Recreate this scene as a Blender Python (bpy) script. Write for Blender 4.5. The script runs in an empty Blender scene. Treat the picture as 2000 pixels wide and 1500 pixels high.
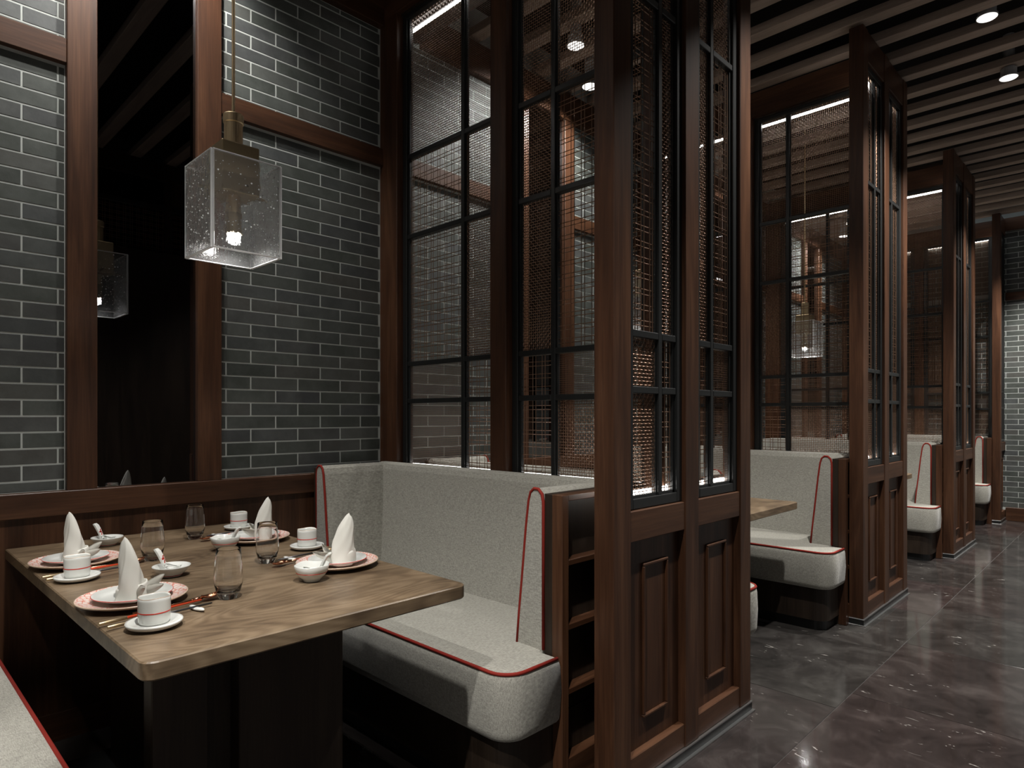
import bpy, bmesh, math, random
import numpy as np
from mathutils import Matrix, Vector

random.seed(7)
rng = np.random.default_rng(7)
SC = bpy.context.scene
COL = SC.collection
PI = math.pi

# ------------------------------------------------------------------ camera
CAM_H = 1.25
cam_d = bpy.data.cameras.new('camera')
cam = bpy.data.objects.new('camera', cam_d)
COL.objects.link(cam)
cam.location = (0, 0, CAM_H)
cam.rotation_euler = (PI / 2, 0, math.atan2(1240.0, 1270.0))
cam_d.sensor_fit = 'HORIZONTAL'
cam_d.sensor_width = 36.0
cam_d.lens = 1270.0 / 2000.0 * 36.0
cam_d.shift_y = 61.0 / 2000.0
cam_d.clip_start = 0.02
SC.camera = cam

# ------------------------------------------------------------------ world and exposure
w = bpy.data.worlds.new('world')
SC.world = w
w.use_nodes = True
bg = w.node_tree.nodes['Background']
bg.inputs[0].default_value = (1.0, 0.98, 0.95, 1)
bg.inputs[1].default_value = 0.20
SC.view_settings.view_transform = 'Standard'
SC.view_settings.look = 'None'
SC.view_settings.gamma = 1.0
SC.view_settings.exposure = 0.0
SC.view_settings.use_curve_mapping = False

AISLE_W = 355.0     # watts of an aisle downlight
BOOTH_W = 68.0      # watts of a booth downlight
PENDANT_W = 9.0
LED_E = 15.0

# ------------------------------------------------------------------ dimensions
WX = -3.06          # face of the brick wall
AX = -1.22          # aisle face of the partition ends
PITCH = 2.556
P1C = 2.218         # centre line of the first partition in view
CORE = 0.138        # half thickness of a partition core
FLOOR = -0.02
ENDY = 9.80
OPPX = 0.52
BEAMZ = 3.62
DECKZ = 3.84

# ------------------------------------------------------------------ materials
M = {}


def new_mat(name):
    m = bpy.data.materials.new(name)
    m.use_nodes = True
    nt = m.node_tree
    b = nt.nodes['Principled BSDF']
    M[name] = m
    return m, nt, b


def N(nt, t, **kw):
    n = nt.nodes.new(t)
    for k, v in kw.items():
        if k in n.inputs:
            n.inputs[k].default_value = v
        else:
            setattr(n, k, v)
    return n


def L(nt, a, b):
    nt.links.new(a, b)


def ramp(nt, stops, fac=None):
    r = nt.nodes.new('ShaderNodeValToRGB')
    els = r.color_ramp.elements
    while len(els) < len(stops):
        els.new(0.5)
    for e, (p, c) in zip(els, stops):
        e.position = p
        e.color = (*c, 1)
    if fac is not None:
        L(nt, fac, r.inputs[0])
    return r


def plain(name, col, rough=0.5, metal=0.0, spec=0.5, coat=0.0):
    m, nt, b = new_mat(name)
    b.inputs['Base Color'].default_value = (*col, 1)
    b.inputs['Roughness'].default_value = rough
    b.inputs['Metallic'].default_value = metal
    b.inputs['Specular IOR Level'].default_value = spec
    b.inputs['Coat Weight'].default_value = coat
    return m


def coords(nt, scale, rnd=True):
    tc = N(nt, 'ShaderNodeTexCoord')
    v = tc.outputs['Object']
    if rnd:
        oi = N(nt, 'ShaderNodeObjectInfo')
        ml = N(nt, 'ShaderNodeMath', operation='MULTIPLY')
        ml.inputs[1].default_value = 17.0
        L(nt, oi.outputs['Random'], ml.inputs[0])
        ad = N(nt, 'ShaderNodeVectorMath', operation='ADD')
        L(nt, v, ad.inputs[0])
        L(nt, ml.outputs[0], ad.inputs[1])
        v = ad.outputs[0]
    mp = N(nt, 'ShaderNodeMapping')
    mp.inputs['Scale'].default_value = scale
    L(nt, v, mp.inputs[0])
    return mp.outputs[0]


def add_bump(nt, b, h, strength, dist=0.002):
    bp = N(nt, 'ShaderNodeBump')
    bp.inputs['Strength'].default_value = strength
    bp.inputs['Distance'].default_value = dist
    L(nt, h, bp.inputs['Height'])
    L(nt, bp.outputs[0], b.inputs['Normal'])


def wood(name, axis, cols, rough=0.42, scale=11.0):
    m, nt, b = new_mat(name)
    sc = [scale, scale, scale]
    sc[axis] = scale * 0.09
    v = coords(nt, sc)
    n1 = N(nt, 'ShaderNodeTexNoise', Scale=1.0, Detail=5.0, Roughness=0.6, Distortion=0.9)
    L(nt, v, n1.inputs['Vector'])
    sc2 = [150.0] * 3
    sc2[axis] = 5.0
    v2 = coords(nt, sc2)
    n2 = N(nt, 'ShaderNodeTexNoise', Scale=1.0, Detail=2.0, Roughness=0.5)
    L(nt, v2, n2.inputs['Vector'])
    mx = N(nt, 'ShaderNodeMath', operation='MULTIPLY_ADD')
    mx.inputs[1].default_value = 0.35
    L(nt, n2.outputs[0], mx.inputs[0])
    L(nt, n1.outputs[0], mx.inputs[2])
    r = ramp(nt, [(0.42, cols[0]), (0.66, cols[1]), (0.88, cols[2])], mx.outputs[0])
    L(nt, r.outputs[0], b.inputs['Base Color'])
    b.inputs['Roughness'].default_value = rough
    b.inputs['Specular IOR Level'].default_value = 0.35
    add_bump(nt, b, n2.outputs[0], 0.12, 0.001)
    return m


WALNUT = [(0.024, 0.0096, 0.0046), (0.054, 0.0222, 0.0105), (0.092, 0.041, 0.020)]
wood('walnut_x', 0, WALNUT)
wood('walnut_y', 1, WALNUT)
wood('walnut_z', 2, WALNUT)
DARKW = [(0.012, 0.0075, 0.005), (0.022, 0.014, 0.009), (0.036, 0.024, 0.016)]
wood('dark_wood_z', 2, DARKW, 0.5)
wood('beam_wood', 0, [(0.20, 0.155, 0.125), (0.29, 0.225, 0.182), (0.37, 0.29, 0.24)], 0.6)


def table_wood():
    m, nt, b = new_mat('table_oak')
    v = coords(nt, (5.0, 1.5, 5.0))
    n1 = N(nt, 'ShaderNodeTexNoise', Scale=1.0, Detail=2.0, Roughness=0.45, Distortion=0.5)
    L(nt, v, n1.inputs['Vector'])
    ml = N(nt, 'ShaderNodeMath', operation='MULTIPLY')
    ml.inputs[1].default_value = 110.0
    L(nt, n1.outputs[0], ml.inputs[0])
    sn = N(nt, 'ShaderNodeMath', operation='SINE')
    L(nt, ml.outputs[0], sn.inputs[0])
    v2 = coords(nt, (170.0, 7.0, 170.0))
    n2 = N(nt, 'ShaderNodeTexNoise', Scale=1.0, Detail=3.0, Roughness=0.6)
    L(nt, v2, n2.inputs['Vector'])
    v3 = coords(nt, (7.0, 4.0, 7.0))
    n3 = N(nt, 'ShaderNodeTexNoise', Scale=1.0, Detail=3.0, Roughness=0.6)
    L(nt, v3, n3.inputs['Vector'])
    a = N(nt, 'ShaderNodeMath', operation='MULTIPLY_ADD')
    a.inputs[1].default_value = 0.085
    L(nt, sn.outputs[0], a.inputs[0])
    L(nt, n3.outputs[0], a.inputs[2])
    c = N(nt, 'ShaderNodeMath', operation='MULTIPLY_ADD')
    c.inputs[1].default_value = 0.30
    L(nt, n2.outputs[0], c.inputs[0])
    L(nt, a.outputs[0], c.inputs[2])
    r = ramp(nt, [(0.40, (0.075, 0.050, 0.030)), (0.64, (0.140, 0.097, 0.058)), (0.88, (0.21, 0.152, 0.095))], c.outputs[0])
    L(nt, r.outputs[0], b.inputs['Base Color'])
    b.inputs['Roughness'].default_value = 0.40
    b.inputs['Specular IOR Level'].default_value = 0.4
    add_bump(nt, b, n2.outputs[0], 0.10, 0.001)


table_wood()


def fabric(name, c0, c1):
    m, nt, b = new_mat(name)
    va = coords(nt, (480.0, 65.0, 110.0), False)
    vb = coords(nt, (65.0, 480.0, 480.0), False)
    na = N(nt, 'ShaderNodeTexNoise', Scale=1.0, Detail=2.0, Roughness=0.6)
    nb = N(nt, 'ShaderNodeTexNoise', Scale=1.0, Detail=2.0, Roughness=0.6)
    L(nt, va, na.inputs['Vector'])
    L(nt, vb, nb.inputs['Vector'])
    mx = N(nt, 'ShaderNodeMath', operation='ADD')
    L(nt, na.outputs[0], mx.inputs[0])
    L(nt, nb.outputs[0], mx.inputs[1])
    hf = N(nt, 'ShaderNodeMath', operation='MULTIPLY')
    hf.inputs[1].default_value = 0.5
    L(nt, mx.outputs[0], hf.inputs[0])
    r = ramp(nt, [(0.36, c0), (0.64, c1)], hf.outputs[0])
    L(nt, r.outputs[0], b.inputs['Base Color'])
    b.inputs['Roughness'].default_value = 0.95
    b.inputs['Specular IOR Level'].default_value = 0.1
    b.inputs['Sheen Weight'].default_value = 0.15
    add_bump(nt, b, hf.outputs[0], 0.6, 0.0015)


fabric('linen', (0.235, 0.228, 0.200), (0.46, 0.448, 0.396))
plain('red_piping', (0.23, 0.022, 0.015), 0.75, spec=0.2)
plain('black_metal', (0.012, 0.013, 0.013), 0.38, 0.0, 0.5)
plain('bronze_wire', (0.25, 0.155, 0.105), 0.36, 0.85)
plain('brass', (0.68, 0.53, 0.33), 0.42, 1.0)
plain('brass_dark', (0.36, 0.28, 0.17), 0.5, 1.0)
plain('copper', (0.65, 0.33, 0.20), 0.22, 1.0)
plain('steel', (0.6, 0.6, 0.6), 0.3, 1.0)
plain('dark_steel', (0.14, 0.14, 0.15), 0.35, 0.9)
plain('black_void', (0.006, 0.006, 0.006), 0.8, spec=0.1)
plain('ceiling_black', (0.012, 0.010, 0.009), 0.9, spec=0.1)
plain('porcelain', (0.70, 0.71, 0.68), 0.16, 0.0, 0.5, 0.3)
plain('porcelain_rim', (0.62, 0.47, 0.36), 0.25)
plain('red_enamel', (0.55, 0.035, 0.02), 0.3)
plain('red_lacquer', (0.62, 0.06, 0.02), 0.25, coat=0.4)
plain('napkin_cloth', (0.66, 0.65, 0.60), 0.9, spec=0.1)
plain('white_lamp_body', (0.30, 0.30, 0.30), 0.5)
plain('mirror_dark', (0.17, 0.17, 0.175), 0.015, 1.0)
plain('grout', (0.42, 0.445, 0.425), 0.9, spec=0.1)
plain('tile_joint', (0.12, 0.11, 0.105), 0.6)


def emit(name, col, e):
    m, nt, b = new_mat(name)
    b.inputs['Base Color'].default_value = (0.8, 0.8, 0.8, 1)
    b.inputs['Emission Color'].default_value = (*col, 1)
    b.inputs['Emission Strength'].default_value = e


emit('led', (1.0, 0.97, 0.92), LED_E)
emit('cove_led', (0.80, 0.92, 1.0), 0.9)
emit('lamp_lens', (1.0, 0.97, 0.91), 1.6)
emit('pendant_lens', (1.0, 0.97, 0.93), 28.0)


def glass(name, rough, bump, ior=1.45, tint=(1, 1, 1)):
    m, nt, b = new_mat(name)
    b.inputs['Base Color'].default_value = (*tint, 1)
    b.inputs['Roughness'].default_value = rough
    b.inputs['Transmission Weight'].default_value = 1.0
    b.inputs['IOR'].default_value = ior
    if bump:
        v = coords(nt, (1, 1, 1))
        n = N(nt, 'ShaderNodeTexNoise', Scale=34.0, Detail=3.0, Roughness=0.55)
        L(nt, v, n.inputs['Vector'])
        v2 = coords(nt, (150, 150, 22))
        n2 = N(nt, 'ShaderNodeTexNoise', Scale=1.0, Detail=2.0, Roughness=0.5)
        L(nt, v2, n2.inputs['Vector'])
        ad = N(nt, 'ShaderNodeMath', operation='MULTIPLY_ADD')
        ad.inputs[1].default_value = 0.35
        L(nt, n2.outputs[0], ad.inputs[0])
        L(nt, n.outputs[0], ad.inputs[2])
        add_bump(nt, b, ad.outputs[0], bump, 0.004)


glass('clear_glass', 0.0, 0)
glass('cast_glass', 0.04, 0.45)
M['cast_glass'].node_tree.nodes['Principled BSDF'].inputs['Transmission Weight'].default_value = 0.95
plain('bubble_glass', (0.92, 0.95, 0.95), 0.15, 0.0, 0.8)
glass('pale_highlight', 0.5, 0)  # whitish material, paints the bright outline of the panes
M['pale_highlight'].node_tree.nodes['Principled BSDF'].inputs['Transmission Weight'].default_value = 0.55


def brick_mat(name, joined):
    m, nt, b = new_mat(name)
    if joined:
        g = N(nt, 'ShaderNodeNewGeometry')
        rnd = g.outputs['Random Per Island']
    else:
        g = N(nt, 'ShaderNodeObjectInfo')
        rnd = g.outputs['Random']
    r = ramp(nt, [(0.0, (0.040, 0.046, 0.041)), (0.3, (0.056, 0.063, 0.056)), (0.55, (0.050, 0.054, 0.056)),
                  (0.75, (0.062, 0.061, 0.055)), (1.0, (0.070, 0.076, 0.071))], rnd)
    tc = N(nt, 'ShaderNodeTexCoord')
    oi = N(nt, 'ShaderNodeObjectInfo')
    ad = N(nt, 'ShaderNodeVectorMath', operation='ADD')
    L(nt, tc.outputs['Object'], ad.inputs[0])
    L(nt, oi.outputs['Location'], ad.inputs[1])
    n = N(nt, 'ShaderNodeTexNoise', Scale=7.0, Detail=6.0, Roughness=0.65)
    L(nt, ad.outputs[0], n.inputs['Vector'])
    rr = ramp(nt, [(0.40, (0, 0, 0)), (0.82, (0.55, 0.55, 0.55))], n.outputs[0])
    mix = N(nt, 'ShaderNodeMix', data_type='RGBA')
    L(nt, rr.outputs[0], mix.inputs[0])
    L(nt, r.outputs[0], mix.inputs[6])
    mix.inputs[7].default_value = (0.135, 0.145, 0.137, 1)
    L(nt, mix.outputs[2], b.inputs['Base Color'])
    n2 = N(nt, 'ShaderNodeTexNoise', Scale=55.0, Detail=4.0, Roughness=0.6)
    L(nt, ad.outputs[0], n2.inputs['Vector'])
    b.inputs['Roughness'].default_value = 0.55
    b.inputs['Specular IOR Level'].default_value = 0.35
    add_bump(nt, b, n2.outputs[0], 0.25, 0.002)


brick_mat('brick_face', False)
brick_mat('brick_rest', True)


def tile_mat():
    m, nt, b = new_mat('marble_tile')
    oi = N(nt, 'ShaderNodeObjectInfo')
    tc = N(nt, 'ShaderNodeTexCoord')
    ad = N(nt, 'ShaderNodeVectorMath', operation='ADD')
    L(nt, tc.outputs['Object'], ad.inputs[0])
    ml = N(nt, 'ShaderNodeMath', operation='MULTIPLY')
    ml.inputs[1].default_value = 31.0
    L(nt, oi.outputs['Random'], ml.inputs[0])
    L(nt, ml.outputs[0], ad.inputs[1])
    n = N(nt, 'ShaderNodeTexNoise', Scale=4.2, Detail=9.0, Roughness=0.70, Distortion=0.7)
    L(nt, ad.outputs[0], n.inputs['Vector'])
    r = ramp(nt, [(0.30, (0.016, 0.0145, 0.0140)), (0.5, (0.034, 0.030, 0.029)), (0.75, (0.075, 0.069, 0.066))], n.outputs[0])
    tint = ramp(nt, [(0.0, (1.0, 0.93, 0.93)), (0.5, (0.95, 0.98, 0.95)), (1.0, (1.08, 0.91, 0.90))], oi.outputs['Random'])
    mu = N(nt, 'ShaderNodeMix', data_type='RGBA', blend_type='MULTIPLY')
    mu.inputs[0].default_value = 1.0
    L(nt, r.outputs[0], mu.inputs[6])
    L(nt, tint.outputs[0], mu.inputs[7])
    # sparse pale veins and flecks
    mp = N(nt, 'ShaderNodeMapping')
    mp.inputs['Rotation'].default_value = (0, 0, 0.6)
    mp.inputs['Scale'].default_value = (9.0, 30.0, 1.0)
    L(nt, ad.outputs[0], mp.inputs[0])
    f = N(nt, 'ShaderNodeTexNoise', Scale=1.0, Detail=3.0, Roughness=0.6, Distortion=1.5)
    L(nt, mp.outputs[0], f.inputs['Vector'])
    fr = ramp(nt, [(0.665, (0, 0, 0)), (0.705, (1, 1, 1))], f.outputs[0])
    g = N(nt, 'ShaderNodeTexNoise', Scale=2.6, Detail=2.0)
    L(nt, ad.outputs[0], g.inputs['Vector'])
    gr = ramp(nt, [(0.50, (0, 0, 0)), (0.66, (1, 1, 1))], g.outputs[0])
    mm = N(nt, 'ShaderNodeMath', operation='MULTIPLY')
    L(nt, fr.outputs[0], mm.inputs[0])
    L(nt, gr.outputs[0], mm.inputs[1])
    mix = N(nt, 'ShaderNodeMix', data_type='RGBA')
    L(nt, mm.outputs[0], mix.inputs[0])
    L(nt, mu.outputs[2], mix.inputs[6])
    mix.inputs[7].default_value = (0.42, 0.40, 0.37, 1)
    L(nt, mix.outputs[2], b.inputs['Base Color'])
    b.inputs['Roughness'].default_value = 0.10
    b.inputs['Specular IOR Level'].default_value = 0.5


tile_mat()


def plate_pattern():
    m, nt, b = new_mat('red_pattern_rim')
    v = coords(nt, (1, 1, 1))
    n = N(nt, 'ShaderNodeTexVoronoi', Scale=70.0, feature='DISTANCE_TO_EDGE')
    L(nt, v, n.inputs['Vector'])
    r = ramp(nt, [(0.0, (0.62, 0.22, 0.17)), (0.04, (0.62, 0.25, 0.19)), (0.11, (0.70, 0.60, 0.55)), (1.0, (0.72, 0.66, 0.61))], n.outputs[0])
    L(nt, r.outputs[0], b.inputs['Base Color'])
    b.inputs['Roughness'].default_value = 0.18


plate_pattern()

# ------------------------------------------------------------------ helpers
KIDS = {}


def _link(o, parent):
    COL.objects.link(o)
    if parent is not None:
        o.parent = parent
        KIDS.setdefault(parent.name, []).append(o)


def tag(o, label=None, cat=None, group=None, kind=None):
    if label:
        o['label'] = label
    if cat:
        o['category'] = cat
    if group:
        o['group'] = group
    if kind:
        o['kind'] = kind
    return o


def emp(name, loc, label=None, cat=None, group=None, rz=0.0, parent=None):
    o = bpy.data.objects.new(name, None)
    o.empty_display_size = 0.1
    o.location = loc
    o.rotation_euler = (0, 0, rz)
    _link(o, parent)
    return tag(o, label, cat, group)


def obj(name, data, mat, parent=None, loc=(0, 0, 0), rot=(0, 0, 0), smooth=False, kind=None, label=None):
    if isinstance(data, bmesh.types.BMesh):
        me = bpy.data.meshes.new(name)
        data.to_mesh(me)
        data.free()
        if smooth:
            me.polygons.foreach_set('use_smooth', [True] * len(me.polygons))
    else:
        me = data
    if mat is not None and not me.materials:
        for mm in (mat if isinstance(mat, (list, tuple)) else [mat]):
            me.materials.append(M[mm])
    o = bpy.data.objects.new(name, me)
    o.location = loc
    o.rotation_euler = rot
    _link(o, parent)
    if kind:
        o['kind'] = kind
    if label:
        o['label'] = label
    return o


def copy_tree(o, parent=None):
    c = o.copy()
    COL.objects.link(c)
    if parent is not None:
        c.parent = parent
        KIDS.setdefault(parent.name, []).append(c)
    for k in list(KIDS.get(o.name, [])):
        copy_tree(k, c)
    return c


def bx(bm, x0, x1, y0, y1, z0, z1, bev=0.0):
    t = bmesh.new()
    vs = [t.verts.new(p) for p in ((x0, y0, z0), (x1, y0, z0), (x1, y1, z0), (x0, y1, z0),
                                   (x0, y0, z1), (x1, y0, z1), (x1, y1, z1), (x0, y1, z1))]
    for f in ((3, 2, 1, 0), (4, 5, 6, 7), (0, 1, 5, 4), (1, 2, 6, 5), (2, 3, 7, 6), (3, 0, 4, 7)):
        t.faces.new([vs[i] for i in f])
    if bev > 0:
        bmesh.ops.bevel(t, geom=t.edges[:], offset=bev, segments=1, affect='EDGES')
    me = bpy.data.meshes.new('t')
    t.to_mesh(me)
    t.free()
    bm.from_mesh(me)
    bpy.data.meshes.remove(me)
    return bm


def box(x0, x1, y0, y1, z0, z1, bev=0.0):
    return bx(bmesh.new(), x0, x1, y0, y1, z0, z1, bev)


def prism(pts, axis, a0, a1, bev=0.0):
    """closed 2-D outline extruded along axis; pts are the two remaining coordinates in order"""
    bm = bmesh.new()

    def P(p, a):
        q = list(p)
        q.insert(axis, a)
        return q
    n = len(pts)
    A = [bm.verts.new(P(p, a0)) for p in pts]
    B = [bm.verts.new(P(p, a1)) for p in pts]
    for i in range(n):
        j = (i + 1) % n
        bm.faces.new((A[i], A[j], B[j], B[i]))
    fa = bm.faces.new(A[::-1])
    fb = bm.faces.new(B)
    bmesh.ops.recalc_face_normals(bm, faces=bm.faces[:])
    if bev:
        ed = list(set(list(fa.edges) + list(fb.edges)))
        bmesh.ops.bevel(bm, geom=ed, offset=bev, segments=3, affect='EDGES', profile=0.6)
    return bm


def lathe(prof, segs=40, close=False, lobe=None, bm=None):
    bm = bm or bmesh.new()
    rings = []
    for (r, z) in prof:
        ring = []
        for i in range(segs):
            a = 2 * PI * i / segs
            rr, zz = r, z
            if lobe:
                rr, zz = lobe(r, z, a)
            ring.append(bm.verts.new((rr * math.cos(a), rr * math.sin(a), zz)))
        rings.append(ring)
    m = len(rings)
    for k in range(m if close else m - 1):
        A, B = rings[k], rings[(k + 1) % m]
        for i in range(segs):
            j = (i + 1) % segs
            bm.faces.new((A[i], A[j], B[j], B[i]))
    if not close:
        bm.faces.new(rings[0][::-1])
        bm.faces.new(rings[-1])
    bmesh.ops.recalc_face_normals(bm, faces=bm.faces[:])
    return bm


def tube(path, r, segs=8, bm=None, closed=False, radii=None):
    bm = bm or bmesh.new()
    n = len(path)
    P = [Vector(p) for p in path]
    rings = []
    up = None
    for i in range(n):
        if closed:
            t = (P[(i + 1) % n] - P[i - 1]).normalized()
        else:
            t = (P[min(i + 1, n - 1)] - P[max(i - 1, 0)]).normalized()
        if up is None:
            up = t.orthogonal().normalized()
        up = (up - t * up.dot(t)).normalized()
        sd = t.cross(up)
        rr = radii[i] if radii else r
        rings.append([bm.verts.new(P[i] + (up * math.cos(2 * PI * k / segs) + sd * math.sin(2 * PI * k / segs)) * rr) for k in range(segs)])
    for i in range(n if closed else n - 1):
        A, B = rings[i], rings[(i + 1) % n]
        for k in range(segs):
            j = (k + 1) % segs
            bm.faces.new((A[k], A[j], B[j], B[k]))
    if not closed:
        bm.faces.new(rings[0][::-1])
        bm.faces.new(rings[-1])
    return bm


def offset_loop(pts, d):
    n = len(pts)
    out = []
    for i in range(n):
        p0, p1, p2 = Vector(pts[i - 1]), Vector(pts[i]), Vector(pts[(i + 1) % n])
        e1 = (p1 - p0).normalized()
        e2 = (p2 - p1).normalized()
        n1 = Vector((e1.y, -e1.x))
        n2 = Vector((e2.y, -e2.x))
        b = (n1 + n2)
        b = b / max(0.3, b.length_squared) * 2 if b.length > 1e-6 else n1
        out.append((p1.x + b.x * d, p1.y + b.y * d))
    return out


def slab(outline, levels):
    """stack of offset copies of a counter-clockwise outline: rounded cushions, table tops"""
    bm = bmesh.new()
    loops = []
    for z, d in levels:
        loops.append([bm.verts.new((x, y, z)) for x, y in offset_loop(outline, d)])
    n = len(outline)
    for a, b in zip(loops[:-1], loops[1:]):
        for i in range(n):
            j = (i + 1) % n
            bm.faces.new((a[i], a[j], b[j], b[i]))
    bm.faces.new(loops[0][::-1])
    bm.faces.new(loops[-1])
    bmesh.ops.recalc_face_normals(bm, faces=bm.faces[:])
    return bm


def round_rect(x0, x1, y0, y1, rr, seg=7):
    """counter-clockwise rectangle; rr = radii at (x0,y0),(x1,y0),(x1,y1),(x0,y1)"""
    out = []
    cs = [(x0, y0, 1, 1, PI), (x1, y0, -1, 1, 1.5 * PI), (x1, y1, -1, -1, 0), (x0, y1, 1, -1, 0.5 * PI)]
    for (cx, cy, sx, sy, a0), r in zip(cs, rr):
        if r <= 0:
            out.append((cx, cy))
            continue
        ox, oy = cx + sx * r, cy + sy * r
        for k in range(seg + 1):
            a = a0 + 0.5 * PI * k / seg
            out.append((ox + r * math.cos(a), oy + r * math.sin(a)))
    return out


# ------------------------------------------------------------------ the room shell
floor = tag(obj('floor', box(-3.3, 1.2, -3.2, ENDY + 0.1, FLOOR - 0.10, FLOOR - 0.004), 'tile_joint'), kind='structure')
xs = [-3.06, -2.765, -1.865, -0.965, -0.065, OPPX]
tcache = {}
for i in range(5):
    x0, x1 = xs[i] + 0.0015, xs[i + 1] - 0.0015
    ph = 3.21 if i % 2 else 3.0
    if i == 3:
        ph = 3.21
    y = ph - 0.91 * 7
    while y < ENDY:
        y1 = min(y + 0.91, ENDY)
        if y1 - y > 0.05:
            key = (i, round(y1 - y, 3))
            if key not in tcache:
                bmt = box(-(x1 - x0) / 2, (x1 - x0) / 2, -(y1 - y) / 2 + 0.0015, (y1 - y) / 2 - 0.0015, -0.02, 0, 0.0008)
                me = bpy.data.meshes.new('floor_tile')
                bmt.to_mesh(me)
                bmt.free()
                me.materials.append(M['marble_tile'])
                tcache[key] = me
            obj('floor_tile', tcache[key], None, floor, ((x0 + x1) / 2, (y + y1) / 2, FLOOR))
        y += 0.91

ceiling = tag(obj('ceiling', box(-3.3, 3.0, -3.2, ENDY + 0.1, DECKZ, DECKZ + 0.08), 'ceiling_black'), kind='structure')
bmb = box(WX - 0.02, 2.9, -0.045, 0.045, 0, 0.055, 0.003)
me_beam = bpy.data.meshes.new('beam')
bmb.to_mesh(me_beam)
bmb.free()
me_beam.materials.append(M['beam_wood'])
yb = 3.69 - 0.306 * 20
while yb < ENDY - 0.1:
    obj('beam', me_beam, None, ceiling, (0, yb, BEAMZ))
    yb += 0.306

# brick walls -------------------------------------------------------
BL, BH = 0.24, 0.0625
JT = 0.0066
brick_cache = {}


def brick_mesh(lw, lh):
    k = (round(lw, 3), round(lh, 3))
    if k not in brick_cache:
        b = box(-lw / 2, lw / 2, -0.002, 0.010, -lh / 2, lh / 2, 0.0012)
        me = bpy.data.meshes.new('brick')
        b.to_mesh(me)
        b.free()
        me.materials.append(M['brick_face'])
        brick_cache[k] = me
    return brick_cache[k]


def course(u0, u1, z0, z1, pa, pb, zref, out):
    """bricks that fill u0..u1 x z0..z1 in running bond"""
    k = math.floor((z0 - zref) / BH)
    while zref + k * BH < z1:
        za, zb = max(z0, zref + k * BH), min(z1, zref + (k + 1) * BH)
        ph = pa if k % 2 == 0 else pb
        n = math.floor((u0 - ph) / BL)
        while ph + n * BL < u1:
            ua, ub = max(u0, ph + n * BL), min(u1, ph + (n + 1) * BL)
            la, lh = ub - ua - JT, zb - za - JT
            if la > 0.012 and lh > 0.010:
                out.append(((ua + ub) / 2, (za + zb) / 2, la, lh))
            n += 1
        k += 1


def joined_bricks(name, lst, place, parent):
    bm = bmesh.new()
    for u, z, la, lh in lst:
        t = bx(bmesh.new(), -la / 2, la / 2, -0.002, 0.010, -lh / 2, lh / 2)
        for v in t.verts:
            v.co = Vector(place(u + v.co.x, v.co.y, z + v.co.z))
        me = bpy.data.meshes.new('t')
        t.to_mesh(me)
        t.free()
        bm.from_mesh(me)
        bpy.data.meshes.remove(me)
    bmesh.ops.recalc_face_normals(bm, faces=bm.faces[:])
    o = obj(name, bm, 'brick_rest', parent)
    o['kind'] = 'stuff'
    return o


wall_left = tag(obj('wall_left', box(WX - 0.25, WX + 0.0005, -3.2, ENDY + 0.2, FLOOR - 0.1, DECKZ), 'grout'), kind='structure')
RAIL0, RAIL1 = 0.86, 0.955
MID0, MID1 = 2.632, 2.727
TOP0 = 3.40
near, rest = [], []
for bth in range(4):
    dy = bth * PITCH
    lo = P1C - PITCH - CORE + 0.09 + dy
    hi = P1C - CORE + dy
    for (u0, u1, pa, pb) in ((lo, 0.605 + dy, 0.466 + dy, 0.581 + dy), (1.20 + dy, hi, 1.349 + dy, 1.233 + dy)):
        for (z0, z1) in ((RAIL1, MID0), (MID1, TOP0)):
            tmp = []
            course(u0, u1, z0, z1, pa, pb, RAIL1 + 0.042, tmp)
            for t in tmp:
                (near if (bth == 0 and t[0] > 0.12) else rest).append(t)
near.sort(key=lambda t: abs(t[0] - 1.2))
rest += near[300:]
for u, z, la, lh in near[:300]:
    # local x of the brick runs along the wall
    obj('brick', brick_mesh(la, lh), None, wall_left, (WX, u, z), (0, 0, PI / 2))
joined_bricks('bricks', rest, lambda a, d, z: (WX - d, a, z), wall_left)

wall_end = tag(obj('wall_end', box(WX - 0.2, 3.0, ENDY - 0.0005, ENDY + 0.2, FLOOR - 0.1, DECKZ), 'grout'), kind='structure')
lst = []
for (z0, z1) in ((0.14, MID0), (MID1, 3.47)):
    course(WX, OPPX, z0, z1, -1.10, -0.98, 0.14, lst)
lst.sort(key=lambda t: abs(t[0] + 1.1))
for u, z, la, lh in lst[:280]:
    obj('brick', brick_mesh(la, lh), None, wall_end, (u, ENDY, z), (0, 0, 0))
joined_bricks('bricks', lst[280:], lambda a, d, z: (a, ENDY + d, z), wall_end)

# timber on the walls: trims, plus two added light-blocking bulkheads ------------------------------------------
ntrim = 0


def trim(bm, mat):
    global ntrim
    ntrim += 1
    return tag(obj('trim_%d' % ntrim, bm, mat), kind='structure')


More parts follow.
